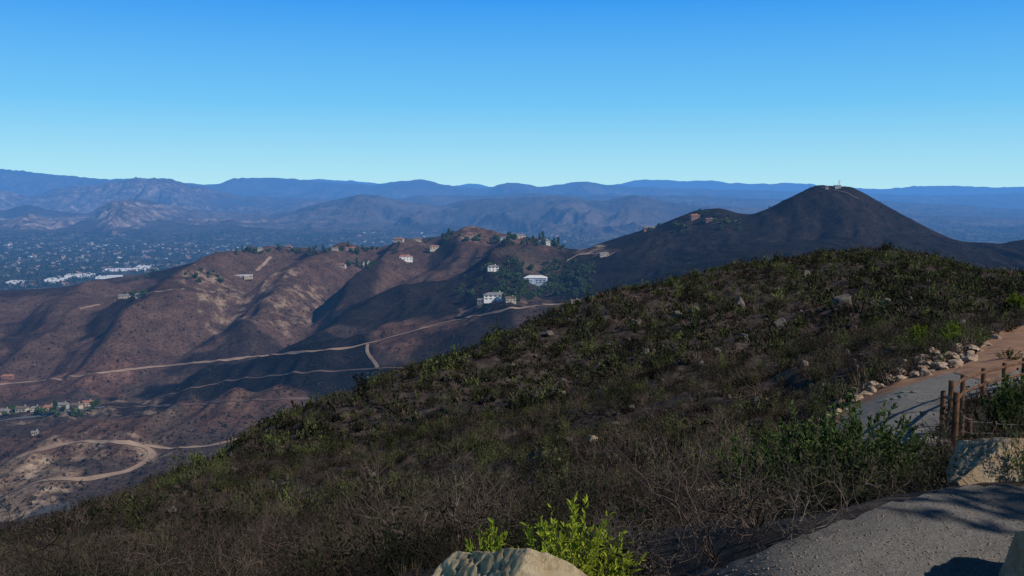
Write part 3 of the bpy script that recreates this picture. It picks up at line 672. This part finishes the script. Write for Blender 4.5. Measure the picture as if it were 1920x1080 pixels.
for i,h in enumerate(Q):
    if h is None: continue
    k=random.choice((0,1,1,2,2,3,3,3)); sc=random.uniform(.5,1.15)
    if k not in used: used.add(k); r=tmpl[k]; r.location=h; r.rotation_euler=(0,0,random.uniform(-.6,.6)); props(r,TL[k],'house',TG[k])
    else: dup(tmpl[k],h,random.uniform(-.6,.6),sc,TL[k],TG[k])
# ---------------------------------------------------------------- trees round the hill houses
def crown(seed,h,r,n,ls,kind):
    rng=np.random.default_rng(seed); P=[]
    for c in range(9):
        cc=rng.normal(size=3)*(r*.45,r*.45,h*.16)+(0,0,h*.55); m=n//9; q=rng.normal(size=(m,3)); q/=np.linalg.norm(q,axis=1)[:,None]; P.append(cc+q*r*.5*(.6+.4*rng.random((m,1))))
    P=np.concatenate(P)
    if kind=='tall': P[:,:2]*=.45
    return leaf_quads(P,rng.normal(size=P.shape),ls,ls*.8,rng)
tt=[]
for i,(kd,h,r,lb,g) in enumerate((('round',9,4.6,'round dark green tree near the hill houses','round trees near the hill houses'),('tall',13,4.4,'tall narrow dark tree near the hill houses','tall narrow trees near the hill houses'),('round',6,4.2,'low bushy tree near the hill houses','low bushy trees near the hill houses'))):
    t=thing('tall_tree' if kd=='tall' else 'broadleaf_tree',lb,'tree',(0,0,0),0,g)
    v,q=crown(300+i,h,r,420,1.5,kd); T=np.repeat(np.clip(.45+.3*rg.normal(size=len(q)),0,1),4); raw_mesh('crown',v,q,M['tree'],t,False,np.stack([T,T,T,T*0+1],1))
    v,q=tube_segs([(np.array([0,0,-1.]),np.array([.1,0,h*.35]),.35,.25),(np.array([.1,0,h*.35]),np.array([-.2,.1,h*.8]),.25,.08),(np.array([.1,0,h*.35]),np.array([1.2,.4,h*.65]),.18,.06),(np.array([.1,0,h*.35]),np.array([-1.,-.5,h*.6]),.18,.06)])
    raw_mesh('trunk',v,q,M['bark_h'],t); tt.append(t)
spots=[]
def cl(n,x0,x1,y0,y1,w=(.6,.2,.2)):
    for _ in range(n): spots.append((random.uniform(x0,x1),random.uniform(y0,y1),random.choices((0,1,2),w)[0]))
cl(26,420,600,468,478,(.5,.2,.3)); cl(16,600,760,464,480); cl(16,790,900,442,455,(.4,.1,.5)); cl(38,900,1060,446,464,(.4,.3,.3)); cl(12,640,700,495,505); cl(50,925,1000,496,550,(.6,.1,.3)); cl(66,1015,1115,492,560,(.6,.1,.3)); cl(14,960,1040,538,560); cl(14,930,1000,552,568); cl(24,1200,1400,398,440,(.2,.05,.75)); cl(16,0,180,766,782,(.5,.1,.4)); cl(4,225,275,552,562); cl(14,250,420,508,530,(.3,.05,.65)); cl(16,860,940,500,560,(.3,0,.7))
first=set()
for x,y,k in spots:
    if abs(x-1004)<17 and 518<y<540: continue
    if abs(x-928)<14 and 555<y<575: continue
    h=hit(x,y)
    if h is None or h.y<400 or h.y>2400: 
        h=hit(x,y+8)
        if h is None or h.y<400 or h.y>2400: continue
    sc=random.uniform(.5,1.1)
    if k not in first: first.add(k); tt[k].location=h; tt[k].scale=(sc,)*3
    else: dup(tt[k],h,random.uniform(0,6),sc)
# ---------------------------------------------------------------- summit station
p=hit(1572,354,(BM,)) or hit(1572,358,(BM,)); 
t=thing('radio_station','pale radio station with masts on top of the dark conical peak','radio station',(p.x,p.y+4,p.z+.5),0); t.scale=(.95,.95,.95)
box('hut',(-4,4,-3,3,-2,4),M['townwall'],t); box('hut_roof',(-4.3,4.3,-3.3,3.3,4,4.5),M['greyroof'],t)
for x in (-1.8,1.8): box('window',(x-.6,x+.6,-3.08,-2.98,1.6,2.8),M['glass'],t)
v,q=tube_segs([(np.array([sx,sy,0.]),np.array([sx*.25,sy*.25,9.]),.14,.1) for sx in (-1.4,1.4) for sy in (-1.4,1.4)]+[(np.array([-1.4*k,-1.4*k,z]),np.array([1.4*k,-1.4*k,z+1.2]),.08,.08) for k,z in ((.9,1),(.75,3),(.6,5),(.4,7))]+[(np.array([0,0,9.]),np.array([0,0,12.]),.1,.04)])
m=raw_mesh('lattice_mast',v*np.array([1,1,.8])+np.array([2,0,4.]),q,M['metal'],t)
for z,x in((8,1.2),(10,2.6)):
    V=[(0,-.9,0)]+[(1.0*math.cos(k*.524),-1.2,1.0*math.sin(k*.524)) for k in range(12)]
    py_mesh('dish',[(a+x,b,c+z) for a,b,c in V],[(0,1+k,1+(k+1)%12) for k in range(12)],M['white'],m)
v,q=tube_segs([(np.array([-5.5,0,-2.]),np.array([-5.5,0,8.]),.16,.08)]); raw_mesh('pole',v,q,M['metal'],t)
p=hit(1550,354,(BM,)) or hit(1550,358,(BM,)); house((p.x,p.y,p.z),6,5,3,'cream','greyroof','gable','small equipment hut left of the station on the conical peak',0,2,name='equipment_hut',cat='hut',sc=.6)
# ---------------------------------------------------------------- rocks
def rock_mesh(seed,sub=4,planes=14,amp=.06,dmin=.58,detail=0):
    import bmesh
    bm=bmesh.new(); bmesh.ops.create_icosphere(bm,subdivisions=sub,radius=1); r=np.random.default_rng(seed)
    V=np.array([v.co for v in bm.verts]); n=r.normal(size=(planes,3)); n/=np.linalg.norm(n,axis=1)[:,None]; d=dmin+.32*r.random(planes)
    for k in range(planes):
        s_=V@n[k]-d[k]; V=V-np.where(s_>0,s_,0)[:,None]*n[k]*.98
    o=r.random(2)*50
    f=1+amp*(fbm(V[:,0]*1.7+o[0],V[:,1]*1.7+V[:,2]*1.3,3,seed%50))[:,None]+.5*amp*pn(V[:,2]*4+o[1],V[:,0]*4+V[:,1]*2,3)[:,None]
    if detail:
        c=ridged(V[:,0]*2.3+V[:,2]*1.9+o[0],V[:,1]*2.3-V[:,2]*1.1,3,9)
        f=f-detail*np.clip((c-.62)*6,0,1)[:,None]+.35*detail*fbm(V[:,0]*9+V[:,2]*7,V[:,1]*9-V[:,2]*5,4,21)[:,None]
    V=V*f
    for v,c in zip(bm.verts,V): v.co=c
    me=bpy.data.meshes.new('rock'); bm.to_mesh(me); bm.free()
    if sub>=4:
        for p in me.polygons:p.use_smooth=True
    return me
def rock(name,seed,loc,sc,rz,mat,label,cat,group=None,sub=4,me=None,amp=.06,**kw):
    me=me or rock_mesh(seed,sub,amp=amp,**kw)
    if not me.materials: me.materials.append(mat)
    o=bpy.data.objects.new(name,me); C.objects.link(o); o.location=loc; o.scale=sc; o.rotation_euler=(random.uniform(-.2,.2),random.uniform(-.2,.2),rz)
    return props(o,label,cat,group)
def fit_top(o,ztop):
    bpy.context.view_layer.update(); zs=max((o.matrix_world@v.co).z for v in o.data.vertices); o.location.z+=ztop-zs
b=rock('boulder',401,(-.03,3.62,-1.7),(.46,.40,.50),.4,M['boulder'],'sunlit tan boulder rising from the bottom edge of the picture','boulder',sub=7,amp=.04,planes=22,dmin=.64,detail=.03); fit_top(b,ae(945,1008)[1]*3.6)
b=rock('boulder',437,(3.10,6.0,-1.72),(.50,.36,.34),.5,M['boulderg'],'large pale boulder on the gravel edge at the right by the fence','boulder',sub=7,amp=.03,planes=11,dmin=.46,detail=.03); fit_top(b,ae(1850,810)[1]*6.0)
b=rock('boulder',411,(2.42,4.1,-1.74),(.34,.38,.50),1.0,M['boulderg'],'shaded boulder cut by the bottom right corner of the picture','boulder',sub=6,amp=.05,planes=18,dmin=.6,detail=.02); fit_top(b,ae(1930,958)[1]*4.1)
RS=[(1110,832,34,'edgerock','pale boulder alone in the scrub left of the big green shrub'),(1350,945,125,'boulder','long flat tan rock half buried near the gravel edge'),(1295,835,26,'edgerock','pinkish rock in the scrub above the flat tan rock'),(1050,745,28,'greyrock','grey rock in the middle of the near slope'),(1270,600,30,'greyrock','round grey rock on the upper near slope below the skyline'),(1385,578,34,'greyrock','wide grey rock on the upper slope right of the round one'),(1462,618,34,'greyrock','grey boulder on the upper slope left of the twiggy bushes'),(1580,575,42,'greyrock','widest grey rock on the upper right of the near slope'),(1190,612,24,'greyrock','small pale rock left of the round grey rock'),(1142,652,22,'greyrock','small grey rock near the left skyline of the slope'),(1030,630,22,'greyrock','grey rock touching the slope skyline at mid picture'),(322,965,26,'greyrock','pale rock low on the left end of the near slope'),(437,888,24,'greyrock','dark grey rock low on the left near its skyline'),(1200,975,24,'boulder','small tan rock right of the bright green shrub'),(1660,575,32,'greyrock','grey rock below the crest right of the widest grey one'),(1702,572,28,'greyrock','grey rock below the crest farthest right'),(1395,638,24,'greyrock','low grey rock between the upper slope boulders'),(1300,590,30,'greyrock','tilted grey rock beside the round one below the skyline'),(1210,665,22,'greyrock','small grey rock under the round rock group'),(1345,665,22,'greyrock','pale rock below the upper slope boulders'),(840,712,18,'greyrock','small rock near the skyline left of the middle'),(960,690,18,'greyrock','small rock on the slope left of the middle rock'),(1510,520,24,'greyrock','small rock just under the highest part of the crest'),(700,900,26,'greyrock','grey rock low on the slope left of the dead bush')]
for i,(px,py,wpx,mt,lb) in enumerate(RS):
    h=hit(px,py,(BF,)); w=wpx*h.y/F/2*1.05; fl=wpx==125
    rock('rock',420+i,(h.x,h.y,h.z+w*(.25 if fl else .45)),(w,w*.8,w*(.5 if fl else .8)),random.uniform(0,6) if not fl else .1,M[mt],lb,'rock',sub=4,amp=.08,dmin=.5)
rm=[rock_mesh(470+i,3,amp=.08,dmin=.5) for i in range(6)]
for m_ in rm: m_.materials.append(M['greyrock'])
rm2=[rock_mesh(480+i,4,amp=.08,dmin=.5) for i in range(6)]
for m_ in rm2: m_.materials.append(M['edgerock'])
for i in range(160):
    x,y=random.uniform(900,1850),random.uniform(480,900)
    if y<480+max(0,(1500-x))*.25 or (i%3==0 and y>700): continue
    if any(pip(x,y,p) for p in NOVEG): continue
    h=hit(x,y)
    if h is None or h.y>200: continue
    w=random.uniform(.12,.34)*(1 if h.y>40 else .5); rock('loose_rock',0,(h.x,h.y,h.z+w*.6),(w,w*.8,w*.8),random.uniform(0,6),None,'small weathered rock scattered in the brush of the near slope','rock','loose rocks in the near slope brush',me=random.choice(rm))
edge0=[(1536,800),(1552,785),(1562,770),(1580,762),(1590,750),(1608,745),(1560,758),(1575,746),(1622,738),(1640,730),(1655,724),(1668,716),(1682,710),(1695,704),(1708,706),(1716,694),(1728,700),(1735,706),(1740,690),(1755,688),(1768,692),(1772,680),(1790,684),(1805,676),(1822,668),(1838,660),(1700,714),(1850,650),(1868,638),(1752,676),(1784,674),(1808,666),(1546,778),(1566,778),(1584,768),(1600,757),(1618,747),(1634,740),(1650,733),(1666,726),(1690,718),(1722,708),(1745,700),(1762,697),(1726,688),(1700,692),(1795,690),(1815,682)]
edge=edge0+[(x+random.uniform(-14,10),y+random.uniform(-14,2)) for x,y in edge0*2]
for i,(x,y) in enumerate(edge):
    x+=random.uniform(-5,5); y+=random.uniform(-4,2)
    h=hit(x,y,(BF,)); w=random.choice((7,9,12,16,20,27))*h.y/F*.62
    if i in (4,18,16): w=.34
    rock('edging_stone',0,(h.x,h.y,h.z+w*.35),(w,w*.8,w*.65),random.uniform(0,6),None,'rough pale stone in the loose row along the left edge of the path','stone','pale stones edging the path',me=random.choice(rm2))
for i,(x,y) in enumerate([(1668,752),(1680,749),(1692,746),(1704,743),(1716,738),(1698,737)]):
    h=hit(x,y,(BF,)); o=rock('paving_slab',500+i,(h.x,h.y,h.z+.05),(.2,.17,.035),random.uniform(0,6),M['slab'],'flat green grey slab set in the gravel path','slab','flat slabs across the gravel path',sub=3); o.rotation_euler=(0,0,random.random()*6)
pm=rock_mesh(550,1); pv=np.array([v.co for v in pm.vertices]); pf=np.array([list(p.vertices) for p in pm.polygons]); PV=[];PF=[]
for i in range(1500):
    x,y=random.uniform(1300,1950),random.uniform(920,1100)
    if not pip(x,y,[(a,b+6) for a,b in pad_far]+[(2400,1500),(1200,1500)]): continue
    h=hit(x,y,(BF,)); s_=random.choice((.003,.004,.005,.008)); PF.append(pf+len(PV)*len(pv)); PV.append(pv*s_*np.array([1,1,.7])+np.array([h.x,h.y,h.z+.021]))
props(raw_mesh('loose_gravel',np.concatenate(PV),np.concatenate(PF),M['edgerock']),'loose gravel stones strewn over the grey overlook surface','gravel',kind='stuff')
# ---------------------------------------------------------------- feature plants
def plant(name,loc,label,cat,fol=None,st=None,fm='leaf',group=None,rz=0,tb=.5,fn='foliage'):
    t=thing(name,label,cat,loc,rz,group)
    if fol is not None:
        v,q=fol; T=np.repeat(np.clip(tb+.25*rg.normal(size=len(q)),0,1),4) if len(v)==4*len(q) else np.full(len(v),tb)
        raw_mesh(fn,v,q,M[fm],t,False,np.stack([T,T,T,T*0+1],1))
    if st is not None:
        raw_mesh('stem',st[0],st[1],M['bark'],t)
    return t
def whorled(seed,h,r,nst,nl,L,Wd,rad=.005,t0=.3,pw=2,flat=.35):
    rng=np.random.default_rng(seed); segs,pts=stems(rng,nst,h,r,rad=rad,k=5,wig=.05,lean=.9,flat=flat)
    pts=[p for p in pts if p[2]>t0]; wgt=np.array([p[2]**pw for p in pts]); wgt/=wgt.sum(); idx=rng.choice(len(pts),nl,p=wgt); t=rng.random((nl,1))
    a=np.array([pts[i][0] for i in idx]); b=np.array([pts[i][1] for i in idx]); P=a*(1-t)+b*t; Dr=(b-a)/np.linalg.norm(b-a,axis=1)[:,None]*.8+.6*rng.normal(size=(nl,3))+np.array([0,0,.15])
    Dr/=np.linalg.norm(Dr,axis=1)[:,None]; S=np.cross(Dr,rng.normal(size=(nl,3))); S/=np.linalg.norm(S,axis=1)[:,None]; U=np.cross(S,Dr)
    L=L*(.6+.8*rng.random((nl,1))); w=Wd*(.7+.6*rng.random((nl,1)))*.5; tip=P+Dr*L-U*L*.12
    m1=P+Dr*L*.33; m2=P+Dr*L*.7-U*L*.03; up=U*w*.5
    V=np.stack([P,m1+S*w+up,m2+S*w*.8+up,tip, P,tip,m2-S*w*.8+up,m1-S*w+up],1).reshape(-1,3)
    return (V,np.arange(len(V)).reshape(-1,4)),tube_segs(segs)
f,s_=whorled(605,.60,.36,110,3000,.040,.0125,rad=.0025,t0=.2,pw=1.0,flat=.5); plant('leafy_shrub',(.32,4.9,-2.16),'bright yellow green leafy shrub just behind the bottom boulder','shrub',f,s_,'lime',tb=.5)
f,s_=whorled(611,.36,.16,14,260,.040,.0125,rad=.0025); plant('leafy_shrub',(-.12,5.0,-2.04),'small yellow green sprig at the left of the bright leafy shrub','shrub',f,s_,'lime',tb=.35)
f,s_=whorled(602,1.15,.92,150,10500,.050,.0185,t0=.1,pw=.8); plant('leafy_shrub',(3.02,8.5,-2.92),'big rounded green shrub between the gravel edge and the path','shrub',f,s_,'leaf',tb=.5)
f,s_=whorled(603,.8,.5,44,2300,.048,.017,t0=.1,pw=1); plant('leafy_shrub',(2.15,8.4,-2.88),'smaller green shrub at the left flank of the big rounded one','shrub',f,s_,'leaf',tb=.4)
f,s_=whorled(604,3.2,1.1,50,2600,.14,.06,rad=.02,t0=.5); t=plant('leafy_tree',(8.4,1.6,-1.75+1.9),'leafy tree beside the overlook out of the picture on the right','tree',f,s_,'leaf',tb=.4)
v,q=tube_segs([(np.array([0,0,-2.]),np.array([.05,0,-.8]),.12,.10),(np.array([.05,0,-.8]),np.array([0,0,.1]),.10,.08)]); raw_mesh('trunk',v,q,M['bark'],t)
def at(px,py): return hit(px,py,(BF,))
for (px,py,h,r,nst,nl,L,Wd,fm,tb,lb) in [
 (1905,812,1.45,.85,60,3000,.09,.032,'leaf',.45,'dense green shrub behind the fence at the right edge'),
 (1860,812,.75,.5,30,900,.08,.028,'leaf',.25,'lower green shrub in front of the dense one by the fence'),
 (1722,648,1.3,.65,26,1100,.11,.04,'lime',.0,'yellow green bush left of the pair above the path'),
 (1785,652,1.3,.5,24,900,.11,.04,'lime',.05,'taller yellow green bush beside the dirt path'),
 (1908,585,1.7,1.0,26,1100,.15,.055,'lime',.0,'yellow green bush at the right edge above the dirt path'),
 (1890,676,.5,.55,30,900,.06,.02,'green',.5,'low grey green bush on the dirt path bank'),
 (1445,830,.75,.6,30,1100,.055,.02,'green',.6,'olive bush at the left of the big rounded shrub')]:
    f,s_=whorled(int(px+py),h,r,nst,nl,L,Wd,rad=.008); plant('leafy_bush',at(px,py)-Vector((0,0,.05)),lb,'bush',f,s_,fm,tb=tb)
for (px,py,h,n0,lv,rad,lb) in [(850,1040,1.15,10,4,.012,'large bare grey dead bush left of the bright leafy shrub'),(730,1050,.95,8,4,.011,'bare dark dead bush left of the largest one'),(930,1030,.75,7,3,.009,'bare dark dead bush just behind the bottom boulder'),(1300,960,.8,10,3,.008,'bare dead bush beside the long flat tan rock'),(1420,985,.55,10,3,.008,'bare dark dead bush between the flat rock and the green shrub'),(1490,995,.4,12,3,.004,'low dead bush against the gravel edge'),(1235,1060,.5,12,3,.005,'low bleached dead bush right of the bright leafy shrub'),(1660,640,1.8,9,3,.018,'tall dark bare bush left of the yellow green bushes'),(1290,850,1.1,10,3,.012,'dark dead bush beside the pinkish rock'),(600,1060,1.0,8,4,.010,'dark dead bush low at the left of centre'),(450,1070,.9,8,3,.010,'dark dead bush at the bottom in the left half'),(1350,1045,.45,12,3,.006,'small dark dead bush at the lower gravel edge'),(1150,1075,.45,12,3,.005,'small dead bush below the right side of the bright shrub'),(1380,870,1.0,10,3,.010,'dark dead bush above the flat tan rock'),(1480,880,.9,10,3,.010,'dark dead bush left of the big rounded shrub'),(1180,960,.9,9,4,.010,'dark dead bush above the right side of the bright shrub')]:
    v,q=twiggy(int(px*3+py),h,n0,lv,rad,.65,.32,tap=.88); t=thing('dead_bush',lb,'bush',at(px,py)); T=np.repeat(np.clip(.4+.25*rg.normal(size=len(v)//6+1),0,1),6)[:len(v)]; raw_mesh('branches',v,q,M['dry' if 'dark' in lb else 'dead'],t,False,np.stack([T,T,T,T*0+1],1))
sh=[]
for i in range(4):
    f,s_=leafy(700+i,.9,.38,26,520,.075,.022,.15,.6,rad=.008); t=plant('hillside_shrub',(0,0,0),'upright green shrub standing out of the near slope brush','shrub',f,s_,'green',group='upright green shrubs on the near slope',tb=.45+.15*i); sh.append(t)
fst=set()
for i in range(220):
    while 1:
        x=random.uniform(150,1700); y=random.uniform(500,960); h=hit(x,y,(BF,))
        if h is not None and 14<h.y<120 and abs(ae(x,y)[0])<.6 and not any(pip(x,y,p) for p in NOVEG) and hit(x,y-2,(BF,)) is not None: break
    k=random.randrange(4); sc=random.uniform(.6,1.4)
    if k not in fst: fst.add(k); sh[k].location=h; sh[k].scale=(sc,)*3
    else: dup(sh[k],h-Vector((0,0,.05)),random.uniform(0,6),sc)
# ---------------------------------------------------------------- fence
def cyl(p0,p1,r,n=10,cap=True):
    d=(p1-p0).normalized(); u=d.cross(Vector((.31,.77,.2))).normalized(); v=d.cross(u); V=[];Fc=[]
    rings=[(p0,r),(p0.lerp(p1,.5),r*(1+random.uniform(-.06,.06))),(p1-d*r*.15,r),(p1,r*.82)]
    for p,rr in rings:
        for k in range(n): a=2*math.pi*k/n; V.append(p+u*math.cos(a)*rr+v*math.sin(a)*rr)
    for j in range(3):
        for k in range(n): Fc.append((j*n+k,j*n+(k+1)%n,(j+1)*n+(k+1)%n,(j+1)*n+k))
    Fc.append(tuple(range(n))[::-1]); Fc.append(tuple(range(3*n,4*n))); return V,Fc
def fence(name,label,posts,tops,rails,pr,rr,mrail,cat='fence'):
    base=at(*posts[0]); t=thing(name,label,cat,base); B=[]
    for i,(x,y) in enumerate(posts):
        b0=at(x,y); hh=ae(x,tops[i])[1]*b0.y-b0.z; p=b0-base
        hh=min(1.5,max(.35,hh)); V,Fc=cyl(p-Vector((0,0,.25)),p+Vector((0,0,hh)),pr); py_mesh('post',V,Fc,M['wood'],t,False); B.append((p,hh))
    for (a,ha),(b,hb) in zip(B[:-1],B[1:]):
        for f_ in rails:
            e=(b-a).normalized()*.06; V,Fc=cyl(a+Vector((0,-pr*.6,ha*f_))-e,b+Vector((0,-pr*.6,hb*f_))+e,rr,8); py_mesh('rail' if mrail=='wood' else 'cable',V,Fc,M[mrail],t)
    return t
fence('wooden_fence','round pole wooden fence following the right side of the path',[(1780,815),(1803,768),(1842,750),(1881,738),(1918,730),(1965,722)],[713,702,690,680,671,661],(.88,.5),.066,.038,'wood')
fence('wooden_fence','short row of wooden posts where the path drops at the deck',[(1766,802),(1789,840)],[733,735],(.85,.45),.068,.036,'wood')
fence('cable_fence','low wooden post and cable fence running right toward the boulder',[(1801,842),(1816,838),(1862,834),(1925,830),(1990,828)],[772,785,790,795,800],(.92,.5),.055,.010,'cable')
h=at(1750,834); t=thing('plank_step','pale plank landing at the foot of the fence posts','landing',h,.3)
for i in range(5): box('plank',(-.4,.4,-.42+i*.17,-.42+i*.17+.155,-.05,.09),M['plank'],t)
# ---------------------------------------------------------------- light
az=R(122); el=R(35); sd=Vector((math.sin(az)*math.cos(el),math.cos(az)*math.cos(el),math.sin(el)))
L=bpy.data.lights.new('sun','SUN'); L.energy=5.0; L.angle=R(.5); L.color=(1,.94,.85); lo=bpy.data.objects.new('sun',L); C.objects.link(lo); lo.rotation_euler=sd.to_track_quat('Z','Y').to_euler()
w=bpy.data.worlds.new('World'); scene.world=w; w.use_nodes=True; t=w.node_tree; t.nodes.clear()
st=N(t,'ShaderNodeTexSky',sky_type='NISHITA'); st.sun_disc=False; st.sun_elevation=el; st.sun_rotation=az; st.altitude=500; st.air_density=1.0; st.dust_density=.1; st.ozone_density=2
tc=N(t,'ShaderNodeTexCoord'); sx=N(t,'ShaderNodeSeparateXYZ'); t.links.new(tc.outputs['Generated'],sx.inputs[0])
SK=.11
def k(*c): return tuple(v/SK/8 for v in c)
rp=ramp(t,sx.outputs[2],[(0,k(.44,.79,.92)),(.03,k(.34,.72,.92)),(.09,k(.145,.55,.93)),(.19,k(.026,.32,.90)),(.34,k(.012,.12,.38)),(.6,k(.008,.05,.16))])
ml=N(t,'ShaderNodeVectorMath',operation='SCALE'); t.links.new(rp,ml.inputs[0]); ml.inputs['Scale'].default_value=8
mx=mixc(t,.92,st.outputs[0],ml.outputs[0])
bg=N(t,'ShaderNodeBackground'); bg.inputs[1].default_value=SK; out=N(t,'ShaderNodeOutputWorld')
t.links.new(mx,bg.inputs[0]); t.links.new(bg.outputs[0],out.inputs[0])
scene.view_settings.view_transform='Standard'; scene.view_settings.look='None'; scene.view_settings.exposure=0
print('tot',len(bpy.data.objects))
